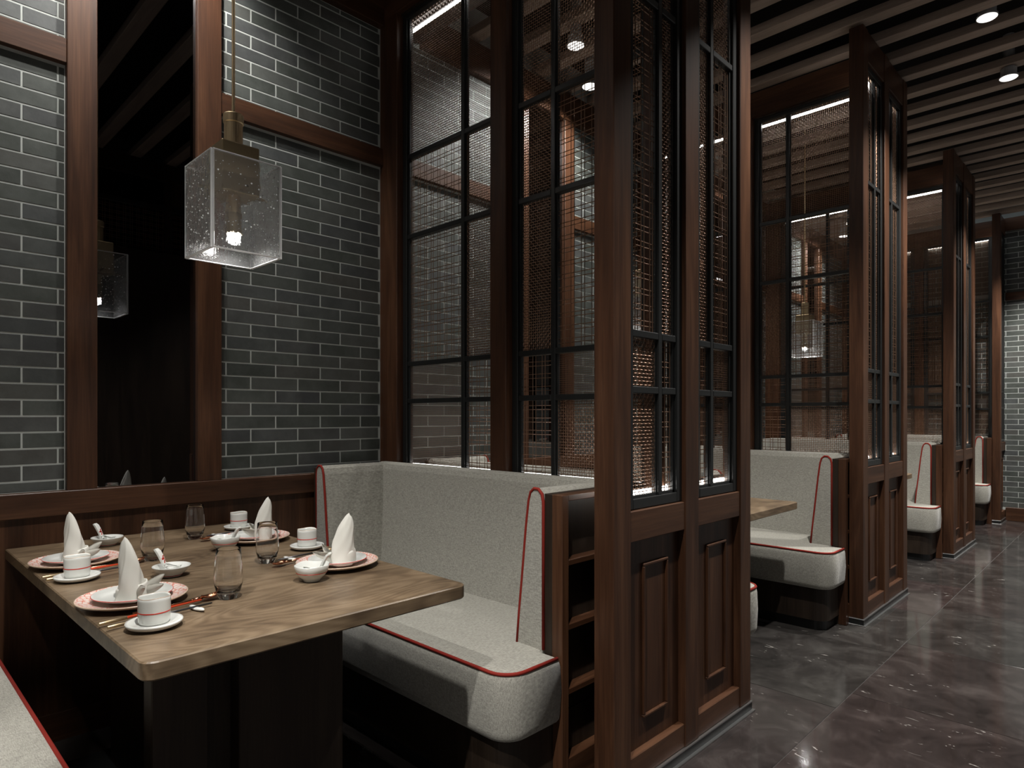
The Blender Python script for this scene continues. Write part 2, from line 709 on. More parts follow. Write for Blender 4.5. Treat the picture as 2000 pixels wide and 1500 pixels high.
for bth in range(4):
    dy = bth * PITCH
    lo = P1C - PITCH + CORE + dy
    lo2 = P1C - PITCH - CORE + 0.09 + dy
    hi = P1C - CORE + dy
    trim(box(WX - 0.004, WX + 0.035, 0.605 + dy, 0.708 + dy, RAIL1, TOP0, 0.002), 'walnut_z')
    trim(box(WX - 0.004, WX + 0.035, 1.095 + dy, 1.200 + dy, RAIL1, TOP0, 0.002), 'walnut_z')
    trim(box(WX - 0.004, WX + 0.040, lo, hi, RAIL0, RAIL1, 0.003), 'walnut_y')
    trim(box(WX - 0.004, WX + 0.030, lo2, 0.605 + dy, MID0, MID1, 0.002), 'walnut_y')
    trim(box(WX - 0.004, WX + 0.030, 1.200 + dy, hi, MID0, MID1, 0.002), 'walnut_y')
    trim(box(WX - 0.004, WX + 0.045, lo, hi, TOP0, 3.60, 0.003), 'walnut_y')
    trim(box(WX - 0.004, WX + 0.012, lo, hi, FLOOR, RAIL0, 0.001), 'walnut_z')
    trim(box(WX + 0.012, WX + 0.024, lo, hi, FLOOR, 0.09, 0.001), 'walnut_y')
    which = ['first', 'second', 'third', 'fourth'][bth]
    mir = obj('wall_mirror', box(WX - 0.004, WX + 0.006, 0.708 + dy, 1.095 + dy, RAIL1, TOP0), 'mirror_dark')
    tag(mir, 'tall dark smoked mirror between two walnut posts on brick, %s booth along' % which,
        'mirror', 'smoked mirrors on the brick wall')
trim(box(AX, OPPX, ENDY - 0.03, ENDY + 0.004, FLOOR, 0.14, 0.003), 'walnut_x')
trim(box(AX, OPPX, ENDY - 0.03, ENDY + 0.004, MID0, MID1, 0.003), 'walnut_x')
trim(box(WX, OPPX, ENDY - 0.05, ENDY + 0.004, 3.47, 3.62, 0.003), 'walnut_x')
trim(box(-3.3, 3.0, -3.1, -3.0, 2.55, DECKZ, 0.002), 'dark_wood_z')  # unseen bulkhead behind the camera, added to keep world light off the beams
trim(box(2.9, 3.0, -3.0, ENDY, 2.75, DECKZ, 0.002), 'dark_wood_z')  # second unseen bulkhead, added to shade the beams from the right
cove = obj('light_cove', box(AX - 0.6, OPPX, ENDY - 0.20, ENDY - 0.14, 3.665, 3.685), 'cove_led')
tag(cove, 'cool white light line along the ceiling above the far end brick wall', 'light strip')

# ------------------------------------------------------------------ wire mesh panels
mesh_cache = {}


def wires(paths, ax_a, ax_b, r, verts, faces):
    """4-sided tubes; ax_a, ax_b are the two offset axes"""
    for p in paths:
        p = np.asarray(p, float)
        n = len(p)
        off = np.array([ax_a * r, ax_b * r, -ax_a * r, -ax_b * r])
        base = len(verts)
        verts.extend((p[:, None, :] + off[None]).reshape(-1, 3).tolist())
        for i in range(n - 1):
            for k in range(4):
                j = (k + 1) % 4
                faces.append((base + i * 4 + k, base + i * 4 + j, base + (i + 1) * 4 + j, base + (i + 1) * 4 + k))


EX, EY, EZ = np.eye(3)


def mesh_panel(kind, wd, ht):
    key = (kind, round(wd, 3), round(ht, 3))
    if key in mesh_cache:
        return mesh_cache[key]
    verts, faces = [], []
    if kind in ('weave', 'thick'):
        px, pz, r = (0.0125, 0.0125, 0.0016) if kind == 'weave' else (0.0120, 0.0120, 0.0021)
        amp = r * 1.0
        nx, nz = max(2, round(wd / px)), max(2, round(ht / pz))
        gx = (np.arange(nx) + 0.5) * wd / nx
        gz = (np.arange(nz) + 0.5) * ht / nz
        vp, hp = [], []
        for i, x in enumerate(gx):
            s = np.where((np.arange(nz) + i) % 2 == 0, amp, -amp)
            p = np.stack([np.full(nz, x), s, gz], 1)
            p[0, 2], p[-1, 2] = 0, ht
            vp.append(p)
        for j, z in enumerate(gz):
            s = np.where((np.arange(nx) + j) % 2 == 0, -amp, amp)
            p = np.stack([gx, s, np.full(nx, z)], 1)
            p[0, 0], p[-1, 0] = 0, wd
            hp.append(p)
        wires(vp, EX, EY, r, verts, faces)
        wires(hp, EZ, EY, r, verts, faces)
    else:
        if kind == 'fine':
            px, r = 0.0092, 0.00078
            gx = np.arange(px / 2, wd, px)
            gz = np.arange(px / 2, ht, px)
        else:
            px, gp, r = 0.055, 0.018, 0.0019
            gx = np.sort(np.concatenate([np.arange(0.020, wd, px), np.arange(0.020 + gp, wd, px)]))
            gz = np.sort(np.concatenate([np.arange(0.020, ht, px), np.arange(0.020 + gp, ht, px)]))
        wires([[(x, -r * 0.6, 0), (x, -r * 0.6, ht)] for x in gx], EX, EY, r, verts, faces)
        wires([[(0, r * 0.6, z), (wd, r * 0.6, z)] for z in gz], EZ, EY, r, verts, faces)
    me = bpy.data.meshes.new('wire_mesh')
    me.from_pydata(verts, [], faces)
    me.materials.append(M['bronze_wire'])
    mesh_cache[key] = me
    return me


FR = 0.035      # frame profile width
MU = 0.024      # muntin width
ZB, ZT = 0.945, 3.43
BARS = [1.327, 1.527, 2.214, 2.647]
WKIND = ['fine', 'fine', 'open', 'open', 'weave']
WKIND2 = ['weave', 'fine', 'open', 'open', 'weave']
NKIND = ['open', 'open', 'thick', 'weave', 'fine']
NKIND2 = ['open', 'open', 'thick', 'thick', 'weave']


def window(parent, org, along, wide_first, width, zb, zt, bars, wk, nk, wide, depth=0.045):
    """black metal grid window. org = local start, along 'x' or 'y'; origin at the sill"""
    rot = 0.0 if along == 'x' else PI / 2
    fr = emp('window_frame', (org[0], org[1], 0), rz=rot, parent=parent)
    nar = width - 2 * FR - MU - wide
    c = [(0, FR), (width - FR, width)]
    d = depth / 2
    for k, (a, b_) in enumerate(c):
        bm = box(a, b_, -d, d, zb, zt, 0.002)
        s = 0.012
        xa = b_ if k == 0 else a - s
        bx(bm, xa, xa + s, -d * 0.45, d * 0.45, zb + FR, zt - FR)
        obj('frame_stile', bm, 'black_metal', fr)
    obj('frame_rail', bx(box(FR, width - FR, -d, d, zb, zb + FR, 0.002), FR, width - FR, -d * 0.45, d * 0.45, zb + FR, zb + FR + 0.010), 'black_metal', fr)
    obj('frame_rail', box(FR, width - FR, -d, d, zt - FR, zt, 0.002), 'black_metal', fr)
    first = wide if wide_first else nar
    xm = FR + first
    bm = box(xm, xm + MU, -d * 0.8, d * 0.8, zb + FR, zt - FR, 0.002)
    bx(bm, xm - 0.006, xm + MU + 0.006, -d * 0.35, d * 0.35, zb + FR, zt - FR)
    obj('muntin', bm, 'black_metal', fr)
    zs = [zb + FR] + list(bars) + [zt - FR]
    for z in bars:
        for (a, b_) in ((FR, xm), (xm + MU, width - FR)):
            bm = box(a, b_, -d * 0.8, d * 0.8, z - MU / 2, z + MU / 2, 0.002)
            obj('muntin_bar', bm, 'black_metal', fr)
    for col in range(2):
        a, b_ = ((FR, xm) if col == 0 else (xm + MU, width - FR))
        kinds = wk if (col == 0) == wide_first else nk
        for r in range(len(zs) - 1):
            z0 = zs[r] + (MU / 2 if r > 0 else 0)
            z1 = zs[r + 1] - (MU / 2 if r < len(zs) - 2 else 0)
            o = obj('wire_mesh', mesh_panel(kinds[r], b_ - a, z1 - z0), None, fr, (a, 0, z0))
            o['kind'] = 'stuff'
    return fr


def led(parent, x0, x1, y0, y1, z0, z1):
    return obj('led_strip', box(x0, x1, y0, y1, z0, z1), 'led', parent)


def cap_panel(parent, y0, y1):
    """recessed lower panel with a raised moulding"""
    obj('panel', box(-0.055, -0.030, y0, y1, 0.109, 0.826), 'walnut_z', parent)
    c = (y0 + y1) / 2 + 0.01
    hw = 0.08
    bm = bmesh.new()
    for (a, b_, z0, z1) in ((c - hw, c + hw, 0.728, 0.738), (c - hw, c + hw, 0.205, 0.215),
                            (c - hw, c - hw + 0.010, 0.215, 0.728), (c + hw - 0.010, c + hw, 0.215, 0.728)):
        bx(bm, -0.031, -0.019, a, b_, z0, z1, 0.0025)
    obj('panel_moulding', bm, 'walnut_z', parent)


def partition(yc, half=False):
    p = emp('booth_partition', (AX, yc, 0))
    wl = WX + 0.0 - AX       # local x of the wall
    top = 3.606
    yfar = 0.502 if not half else ENDY - yc - 0.001
    # end cap: posts, rails, lower panels, windows
    posts = [(-0.502, -0.404), (-0.05, 0.05), (0.404, 0.502)]
    bays = [(-0.404, -0.05), (0.05, 0.404)]
    if half:
        posts = [(-0.502, -0.404)]
        bays = [(-0.404, yfar)]
    for a, b_ in posts:
        obj('post', box(-0.08, 0, a, b_, 0.022, top, 0.003), 'walnut_z', p)
    for i, (a, b_) in enumerate(bays):
        obj('rail', box(-0.075, -0.004, a, b_, 0.022, 0.109, 0.003), 'walnut_y', p)
        obj('rail', box(-0.075, -0.004, a, b_, 0.826, 0.930, 0.003), 'walnut_y', p)
        obj('rail', box(-0.075, -0.004, a, b_, 3.42, top, 0.003), 'walnut_y', p)
        cap_panel(p, a, b_)
        wd = b_ - a
        kb = dict(wk=['weave', 'weave', 'open', 'open'], nk=['open', 'open', 'weave', 'weave']) if i == 0 else \
            dict(wk=['fine', 'fine', 'open', 'weave'], nk=['open', 'open', 'weave', 'weave'])
        window(p, (-0.035, a), 'y', i == 0, wd, 0.932, 3.418, [1.337, 1.529, 2.70], wide=0.165, depth=0.04, **kb)
        obj('led_channel', box(-0.078, -0.057, a + 0.003, b_ - 0.003, 0.930, 0.968), 'steel', p)
        led(p, -0.076, -0.060, a + 0.01, b_ - 0.01, 0.968, 0.985)
        led(p, -0.076, -0.060, a + 0.01, b_ - 0.01, 3.384, 3.402)
        obj('led_channel', box(-0.078, -0.057, a + 0.003, b_ - 0.003, 3.402, 3.42), 'black_metal', p)
    # base of the cap: black kick with metal lip
    obj('kick', box(-0.084, 0.004, -0.506, yfar + (0.004 if not half else 0), FLOOR, 0.016), 'black_metal', p)
    obj('kick_trim', box(-0.086, 0.006, -0.508, yfar + (0.006 if not half else 0), 0.016, 0.022, 0.001), 'steel', p)
    obj('floor_trim', box(-0.088, 0.016, -0.512, yfar + (0.012 if not half else 0), FLOOR, FLOOR + 0.006, 0.001), 'steel', p)
    # core
    y1c = CORE if not half else yfar
    obj('core_base', box(wl, -0.08, -CORE, y1c, FLOOR, ZB, 0.002), 'walnut_x', p)
    obj('header', box(wl, -0.08, -CORE, -CORE + 0.03, ZT, top, 0.002), 'walnut_x', p)
    if not half:
        obj('header', box(wl, -0.08, CORE - 0.03, CORE, ZT, top, 0.002), 'walnut_x', p)
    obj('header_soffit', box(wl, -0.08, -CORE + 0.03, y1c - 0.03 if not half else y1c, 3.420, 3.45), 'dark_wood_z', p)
    ya, yb_ = -CORE, (-CORE + 0.084 if not half else -CORE + 0.045)
    for (xa, xb) in ((wl, -1.682), (-0.9535, -0.850), (-0.1215, -0.080)):
        obj('post', box(xa, xb, ya, yb_, ZB, ZT, 0.003), 'walnut_z', p)
    yw = -CORE + 0.062 if not half else -CORE + 0.03
    dp = 0.045 if not half else 0.028
    window(p, (-1.682, yw), 'x', True, 0.7285, ZB, ZT, BARS, WKIND, NKIND, 0.44, dp)
    window(p, (-0.850, yw), 'x', False, 0.7285, ZB, ZT, BARS, WKIND2, NKIND2, 0.44, dp)
    yl = 0.0 if not half else yfar - 0.018
    led(p, wl + 0.06, -0.10, yl - 0.006, yl + 0.006, 3.394, 3.408)
    obj('led_channel', box(wl + 0.06, -0.10, yl - 0.010, yl + 0.010, 3.408, 3.42), 'black_metal', p)
    led(p, wl + 0.06, -0.10, yl - 0.006, yl + 0.006, ZB + 0.030, ZB + 0.037)
    obj('led_channel', box(wl + 0.06, -0.10, yl - 0.012, yl + 0.012, ZB, ZB + 0.030), 'steel', p)
    return p


ORD = ['first', 'second', 'third', 'fourth']
p1 = partition(P1C)
parts = [p1]
for k in (1, 2):
    c = copy_tree(p1)
    c.location = (AX, P1C + k * PITCH, 0)
    parts.append(c)
parts.append(partition(P1C + 3 * PITCH, half=True))
p0 = copy_tree(p1)
p0.location = (AX, P1C - PITCH - 0.12, 0)
tag(p0, 'tall walnut mesh partition behind the bench at the lower left, outside the frame', 'partition', 'booth partitions along the aisle')
for k, o in enumerate(parts):
    lab = ['tall walnut booth partition with wire mesh windows in the foreground, nearest the camera',
           'tall walnut mesh window partition behind the foreground one, second along the aisle',
           'tall walnut mesh window partition third along the aisle',
           'narrow walnut mesh window partition standing against the far end brick wall'][k]
    tag(o, lab, 'partition', 'booth partitions along the aisle')

# ------------------------------------------------------------------ benches
SEAT = 0.45


def wing_profile(xo, s):
    """(x, z) outline of an end wing; xo outer face, s=+1 when the cushion lies on the -x side of it"""
    pts = [(0, 0.40), (0, 0.955), (0.006, 0.982), (0.022, 0.997), (0.042, 0.998), (0.058, 0.984), (0.067, 0.955),
           (0.080, 0.86), (0.097, 0.70), (0.114, 0.55), (0.124, 0.44), (0.125, 0.40)]
    return [(xo - s * a, z) for a, z in pts]


def bench(endx, core_y, s):
    """s=+1: the seat lies on the -y side of core_y (faces -y); s=-1: mirrored"""
    b = emp('booth_bench', (endx, core_y, 0))
    xw = WX + 0.042 - endx
    Y = lambda d: -s * d      # distance in front of the partition core -> local y

    def yy(a, c):
        return (min(Y(a), Y(c)), max(Y(a), Y(c)))
    # plinth and toe kick with a rounded front corner
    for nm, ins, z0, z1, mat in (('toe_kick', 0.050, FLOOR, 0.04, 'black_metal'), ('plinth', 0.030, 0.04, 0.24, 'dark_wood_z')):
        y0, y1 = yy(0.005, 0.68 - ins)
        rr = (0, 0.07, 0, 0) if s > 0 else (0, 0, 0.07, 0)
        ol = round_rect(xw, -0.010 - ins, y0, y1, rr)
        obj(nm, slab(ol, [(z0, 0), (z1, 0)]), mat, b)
    # seat cushion
    ol = []
    for (ox, od, r0, a0) in ((-0.004 - 0.085, 0.68 - 0.085, 0.085, 0),):
        for k in range(10):
            t = 0.5 * PI * k / 9
            ol.append((ox + r0 * math.sin(t), od + r0 * math.cos(t)))
    ol = [(xw + 0.03, 0.10), (xw + 0.03, 0.68)] + ol + [(-0.004, 0.432), (-0.086, 0.432), (-0.086, 0.10)]
    ol = [(x, Y(d)) for x, d in ol]
    if s < 0:
        ol = ol[::-1]
    lv = [(0.232, -0.016), (0.236, -0.008), (0.246, -0.002), (0.262, 0.0), (0.34, 0.004), (0.42, 0.001), (0.440, -0.003), (0.447, -0.007), (SEAT, -0.013), (SEAT + 0.002, -0.05)]
    seat = obj('seat_cushion', slab(ol, lv), 'linen', b, smooth=True)
    seat.data.polygons[len(seat.data.polygons) - 1].use_smooth = False
    top = offset_loop(ol, -0.006)
    if s < 0:
        top = top[::-1]
    path = top[1:13]
    obj('piping', tube([(x, y, SEAT - 0.004) for x, y in path], 0.0062, 8), 'red_piping', seat, smooth=True)
    # backrest
    prof = [(0.003, 0.40), (0.003, 0.985), (0.015, 0.999), (0.045, 1.000), (0.064, 0.990), (0.074, 0.965), (0.088, 0.80), (0.108, 0.62), (0.130, 0.45), (0.134, 0.40)]
    pr = [(Y(a), z) for a, z in prof]
    xi0, xi1 = xw + 0.04, -0.10
    obj('backrest', prism(pr, 0, xi0, xi1), 'linen', b)
    # wings with piping
    for xo, ss in ((-0.082, 1), (xw + 0.030, -1)):
        wp = wing_profile(xo, ss)
        bm = bmesh.new()
        ys = yy(0.004, 0.428)
        wg = obj('side_wing', prism(wp, 1, ys[0], ys[1], 0.006), 'linen', b)
        yf = Y(0.430)
        pp = [(x, yf + s * 0.004, z) for x, z in wp if z > 0.43]
        pp = [(wp[0][0], yf + s * 0.004, SEAT + 0.004)] + pp
        obj('piping', tube(pp, 0.0058, 8), 'red_piping', wg, smooth=True)
    # timber end panel on the aisle side: back board, stile, rails framing four dark fields
    ys = yy(0.003, 0.425)
    e = emp('end_panel', (0, 0, 0), parent=b)
    yo = yy(0.003, 0.424)
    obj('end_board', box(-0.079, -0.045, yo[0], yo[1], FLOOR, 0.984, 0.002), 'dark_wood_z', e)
    st = yy(0.390, 0.425)
    obj('stile', box(-0.045, 0.0, st[0], st[1], FLOOR, 0.984, 0.002), 'walnut_z', e)
    st2 = yy(0.003, 0.020)
    obj('stile', box(-0.045, 0.0, st2[0], st2[1], FLOOR, 0.984, 0.002), 'walnut_z', e)
    ri = yy(0.020, 0.390)
    for z0, z1 in ((0.962, 0.984), (0.745, 0.765), (0.529, 0.549), (0.313, 0.333), (FLOOR, 0.10)):
        obj('rail', box(-0.045, -0.002, ri[0], ri[1], z0, z1, 0.002), 'walnut_y', e)
    # thin timber edge at the wall end
    obj('wall_edge', box(xw, xw + 0.028, yo[0], yo[1], FLOOR, 0.984, 0.002), 'dark_wood_z', b)
    return b


b0 = bench(-1.384, P1C - CORE, 1)
tag(b0, 'grey linen booth bench with red piping behind the laid table, facing the camera', 'bench', 'upholstered booth benches')
bl0 = bench(-1.384, -0.325, -1)
tag(bl0, 'grey linen bench with red piping cut off at the lower left corner', 'bench', 'upholstered booth benches')
br = bench(-1.297, P1C - CORE + PITCH, 1)
tag(br, 'grey linen bench with red piping backed against the second partition', 'bench', 'upholstered booth benches')
bl = bench(-1.297, P1C + CORE, -1)
tag(bl, 'grey linen bench mostly hidden behind the foreground partition, front corner showing', 'bench', 'upholstered booth benches')
for k in (1, 2):
    c = copy_tree(br)
    c.location.y += k * PITCH
    tag(c, ['grey linen bench with red piping backed against the third partition',
            'grey linen bench with red piping backed against the far end wall'][k - 1], 'bench')
    c = copy_tree(bl)
    c.location.y += k * PITCH
    tag(c, ['grey linen bench hidden on the back side of the second partition',
            'grey linen bench hidden on the back side of the third partition'][k - 1], 'bench')

# ------------------------------------------------------------------ tables
TZ = 0.75


def table(y0):
    t = emp('dining_table', (-2.24, y0 + 0.851, FLOOR))
    z = -FLOOR
    ol = round_rect(WX + 0.012 + 2.24, -1.438 + 2.24, -0.436, 0.436, (0.0, 0.03, 0.03, 0.0), 6)
    obj('table_top', slab(ol, [(TZ - 0.040 + z, -0.004), (TZ - 0.036 + z, 0), (TZ - 0.003 + z, 0), (TZ + z, -0.003)]), 'table_oak', t)
    obj('pedestal', box(-0.45, 0.44, -0.18, 0.19, 0, TZ - 0.040 + z, 0.003), 'dark_wood_z', t)
    obj('pedestal_front', box(0.44, 0.50, -0.115, 0.20, 0, TZ - 0.040 + z, 0.003), 'dark_wood_z', t)
    obj('pedestal_front', box(0.44, 0.50, -0.33, -0.195, 0, TZ - 0.040 + z, 0.003), 'dark_wood_z', t)
    obj('base_plate', box(-0.55, 0.53, -0.35, 0.28, 0, 0.02, 0.003), 'black_metal', t)
    return t


t0 = table(0.0)
tag(t0, 'dark oak pedestal table laid with four place settings in the foreground', 'table', 'booth dining tables')
for k in (1, 2, 3):
    c = copy_tree(t0)
    c.location.y += k * PITCH
    tag(c, ['bare dark oak table end showing behind the foreground partition',
            'bare dark oak table almost hidden behind the second partition',
            'bare dark oak table hidden behind the third partition'][k - 1], 'table')

# ------------------------------------------------------------------ pendants


def pendant(x, y):
    p = emp('pendant_lamp', (x, y, 1.777))
    hgt, a, th = 0.309, 0.1166, 0.012
    g = 0.006
    for k in range(4):
        ang = k * PI / 2
        bm = box(-a + g, a - g, a - th, a, 0, hgt, 0.003)
        pane = obj('glass_pane', bm, 'cast_glass', p, rot=(0, 0, ang))
        pe = bmesh.new()
        for (u0, u1, z0, z1) in ((-a + g, a - g, 0.0005, 0.0025), (-a + g, a - g, hgt - 0.0025, hgt - 0.0005), (-a + g, -a + g + 0.002, 0, hgt), (a - g - 0.002, a - g, 0, hgt)):
            bx(pe, u0 - 0.0004, u1 + 0.0004, a - th + 0.001, a + 0.0004, z0 - 0.0006, z1 + 0.0006)
        obj('edge_highlight', pe, 'pale_highlight', pane)  # pale strips stand in for light caught along the pane edges
        # bubbles caught in the cast glass
        bb = bmesh.new()
        for q in range(130):
            bx_, bz_ = rng.uniform(-a + 0.012, a - 0.012), hgt * (1 - rng.uniform(0, 1) ** 0.8) * 0.98 + 0.003
            rr = 0.0011 + 0.0022 * rng.random() ** 3
            mat = Matrix.Translation((bx_, a + 0.0004, bz_))
            bmesh.ops.create_icosphere(bb, subdivisions=1, radius=rr, matrix=mat)
        o = obj('bubbles', bb, 'bubble_glass', pane, smooth=True)
        o['kind'] = 'stuff'
    obj('socket_block', box(-0.062, 0.062, -0.062, 0.062, 0.205, 0.370, 0.003), 'brass_dark', p)
    obj('top_collar', lathe([(0.0295, 0.370), (0.0295, 0.452), (0.0325, 0.454), (0.0325, 0.480), (0.030, 0.483)], 28), 'brass', p)
    obj('hanging_rod', lathe([(0.0055, 0.483), (0.0055, DECKZ - 1.777)], 12), 'brass', p)
    obj('lamp_tube', lathe([(0.0225, 0.150), (0.0225, 0.205)], 28), 'brass', p)
    obj('lamp_shroud', lathe([(0.027, 0.082), (0.024, 0.150)], 28), 'brass_dark', p)
    # arms that carry the glass panes
    bm = bx(box(-a + th, a - th, -0.005, 0.005, 0.215, 0.222), -0.005, 0.005, -a + th, a - th, 0.215, 0.222)
    obj('pane_bracket', bm, 'brass_dark', p)
    obj('lamp_lens', lathe([(0.019, 0.0775), (0.021, 0.0815)], 28), 'pendant_lens', p)
    ld = bpy.data.lights.new('pendant_light', 'SPOT')
    ld.energy = PENDANT_W
    ld.spot_size = math.radians(172)
    ld.spot_blend = 0.8
    ld.shadow_soft_size = 0.02
    ld.color = (1, 0.98, 0.95)
    lo = bpy.data.objects.new('pendant_light', ld)
    lo.location = (0, 0, 0.066)
    _link(lo, p)
    return p


pn = pendant(-2.2, 0.911)
tag(pn, 'square glass pendant lamp on a brass rod hanging over the laid table', 'pendant lamp', 'glass pendants over the booth tables')
for k in (1, 2, 3):
    c = copy_tree(pn)
    c.location.y += k * PITCH
    tag(c, ['glass pendant lamp glimpsed through the open wire grid of the foreground partition',
            'glass pendant lamp seen whole through the mesh of the second partition',
            'glass pendant lamp behind the third partition'][k - 1], 'pendant lamp')

# ------------------------------------------------------------------ downlights


def downlight(x, y, z, watts, label, group, cone=78, tilt=(0, 0), drop=True):
    d = emp('downlight', (x, y, z), label, 'ceiling light', group)
    obj('housing', lathe([(0.046, 0.004), (0.046, 0.060), (0.034, 0.066), (0.034, DECKZ - z)], 28), 'white_lamp_body', d)
    obj('trim_ring', lathe([(0.055, 0.0), (0.055, 0.010), (0.047, 0.012)], 28), 'white_lamp_body', d)
    obj('lens', lathe([(0.048, -0.003), (0.052, 0.0005)], 28), 'lamp_lens', d)
    ld = bpy.data.lights.new('downlight_light', 'SPOT')
    ld.energy = watts
    ld.spot_size = math.radians(cone)
    ld.spot_blend = 0.7
    ld.shadow_soft_size = 0.03
    ld.color = (1.0, 0.965, 0.915)
    lo = bpy.data.objects.new('downlight_light', ld)
    lo.location = (0, 0, -0.012)
    lo.rotation_euler = (tilt[0], tilt[1], 0)
    _link(lo, d)
    return d


GA = 'round downlights over the aisle'
n = 0
for x_, y, z in ((-0.65, -0.60, 3.55), (-0.65, 0.46, 3.55), (-0.65, 3.02, 3.55), (-0.676, 4.715, 3.602), (-0.674, 5.536, 3.55), (-0.65, 7.4, 3.55), (-0.65, 8.9, 3.55)):
    lab = {3: 'round glowing downlight at the top right corner, nearer of the two in view',
           4: 'round cylinder downlight hanging below the slats, farther of the two in view'}.get(
        n, 'round aisle downlight, number %s along the ceiling from the camera' % ['one', 'two', 'three', '', '', 'six', 'seven'][n])
    downlight(x_, y, z, AISLE_W * (1.7 if n == 6 else 1.0), lab, GA, 100)
    n += 1
for bth in range(4):
    c = 0.92 + bth * PITCH
    downlight(-2.49, c - 0.37, 3.50, BOOTH_W * (1.0 if bth == 0 else 1.35), 'small ceiling downlight over the %s booth, nearer of its pair' % ORD[bth], 'downlights over the booths', 118, (0, 0.60))
    downlight(-2.68, c + 0.02, 3.46, BOOTH_W * (1.0 if bth == 0 else 1.35), 'small ceiling downlight over the %s booth, farther of its pair' % ORD[bth], 'downlights over the booths', 118, (0, 0.60))

# ------------------------------------------------------------------ far side of the aisle (seen in the mirror)
wall_right = tag(obj('wall_right', box(OPPX, OPPX + 0.05, 0.9, 3.37, FLOOR, 2.78, 0.002), 'dark_wood_z'), kind='structure')  # solid lower part added to keep the mirror dark where space is open
obj('header', box(OPPX, OPPX + 0.05, 0.9, 3.37, 3.46, 3.62, 0.002), 'dark_wood_z', wall_right)
bk = obj('dark_backing', box(OPPX + 0.3, OPPX + 0.33, 0.6, 3.6, 2.6, 3.7), 'black_void', wall_right)  # black sheet stands in for the darkness behind the mesh
y = 0.9
while y < 3.0:
    obj('stile', box(OPPX, OPPX + 0.05, y, y + 0.07, 2.78, 3.46, 0.002), 'dark_wood_z', wall_right)
    o = obj('wire_mesh', mesh_panel('open', 1.13, 0.40), None, wall_right, (OPPX + 0.02, y + 0.07, 2.78), (0, 0, PI / 2))
    o['kind'] = 'stuff'
    o = obj('wire_mesh', mesh_panel('weave', 0.60, 0.24), None, wall_right, (OPPX + 0.02, y + 0.07, 3.22), (0, 0, PI / 2))
    o['kind'] = 'stuff'
    obj('mid_rail', box(OPPX, OPPX + 0.04, y + 0.07, y + 1.2, 3.18, 3.22, 0.002), 'black_metal', wall_right)
    y += 1.2

# ------------------------------------------------------------------ tableware


def charger():
    e = emp('charger_plate', (0, 0, 0))
    obj('dish', lathe([(0.077, 0.0), (0.081, 0.003), (0.100, 0.005), (0.129, 0.015), (0.1325, 0.018), (0.132, 0.0205), (0.129, 0.0205), (0.107, 0.0125), (0.077, 0.009)], 64), 'porcelain_rim', e, smooth=True)
    bm = bmesh.new()
    segs = 64
    rings = [[bm.verts.new((r * math.cos(2 * PI * i / segs), r * math.sin(2 * PI * i / segs), z)) for i in range(segs)] for r, z in ((0.1295, 0.0209), (0.1065, 0.0131), (0.090, 0.0112))]
    for A, B in zip(rings[:-1], rings[1:]):
        for i in range(segs):
            j = (i + 1) % segs
            bm.faces.new((A[i], A[j], B[j], B[i]))
    bmesh.ops.recalc_face_normals(bm, faces=bm.faces[:])
    obj('pattern_band', bm, 'red_pattern_rim', e, smooth=True)
    return e


def side_plate():
    e = emp('side_plate', (0, 0, 0))
    obj('dish', lathe([(0.050, 0.0), (0.053, 0.002), (0.072, 0.005), (0.093, 0.014), (0.096, 0.0165), (0.0945, 0.018), (0.072, 0.0085), (0.045, 0.006)], 64), 'porcelain', e, smooth=True)
    obj('rim_line', tube([(0.0958 * math.cos(2 * PI * i / 64), 0.0958 * math.sin(2 * PI * i / 64), 0.0166) for i in range(64)], 0.0009, 6, closed=True), 'red_enamel', e, smooth=True)
    return e


def saucer():
    e = emp('saucer', (0, 0, 0))
    obj('dish', lathe([(0.040, 0.0), (0.052, 0.002), (0.066, 0.007), (0.0715, 0.013), (0.0705, 0.0165), (0.064, 0.0165), (0.046, 0.0115), (0.02, 0.011)], 56), 'porcelain', e, smooth=True)
    return e


def cup():
    e = emp('tea_cup', (0, 0, 0))

    def lobe(r, z, a):
        k = max(0.0, (z - 0.05) / 0.016)
        return r, z + 0.0012 * k * math.cos(3 * a + 0.5) * (1 if r > 0.02 else 0)
    obj('bowl', lathe([(0.031, 0.0), (0.0375, 0.001), (0.0395, 0.008), (0.0405, 0.030), (0.0405, 0.058), (0.0400, 0.066), (0.0382, 0.067), (0.0370, 0.062), (0.0368, 0.012), (0.030, 0.006)], 56, lobe=lobe), 'porcelain', e, smooth=True)
    obj('red_band', lathe([(0.04085, 0.0285), (0.04110, 0.0292), (0.04110, 0.0308), (0.04085, 0.0315), (0.0400, 0.0315), (0.0400, 0.0285)], 56, close=True), 'red_enamel', e, smooth=True)
    obj('lip_line', tube([(0.0392 * math.cos(a), 0.0392 * math.sin(a), 0.0668 + 0.0012 * math.cos(3 * a + 0.5)) for a in [2 * PI * i / 56 for i in range(56)]], 0.0009, 6, closed=True), 'porcelain_rim', e, smooth=True)
    # red flower on the band
    bm = bmesh.new()
    for k in range(4):
        a = -2.25
        cx, cz = 0.0065 * math.cos(k * PI / 2), 0.0065 * math.sin(k * PI / 2)
        pts = []
        for q in range(10):
            t = 2 * PI * q / 10
            u, v_ = cx + 0.0042 * math.cos(t), cz + 0.0042 * math.sin(t)
            aa = a + u / 0.041
            pts.append(bm.verts.new((0.0415 * math.cos(aa), 0.0415 * math.sin(aa), 0.030 + v_)))
        bm.faces.new(pts)
    obj('red_flower', bm, 'red_enamel', e)
    return e


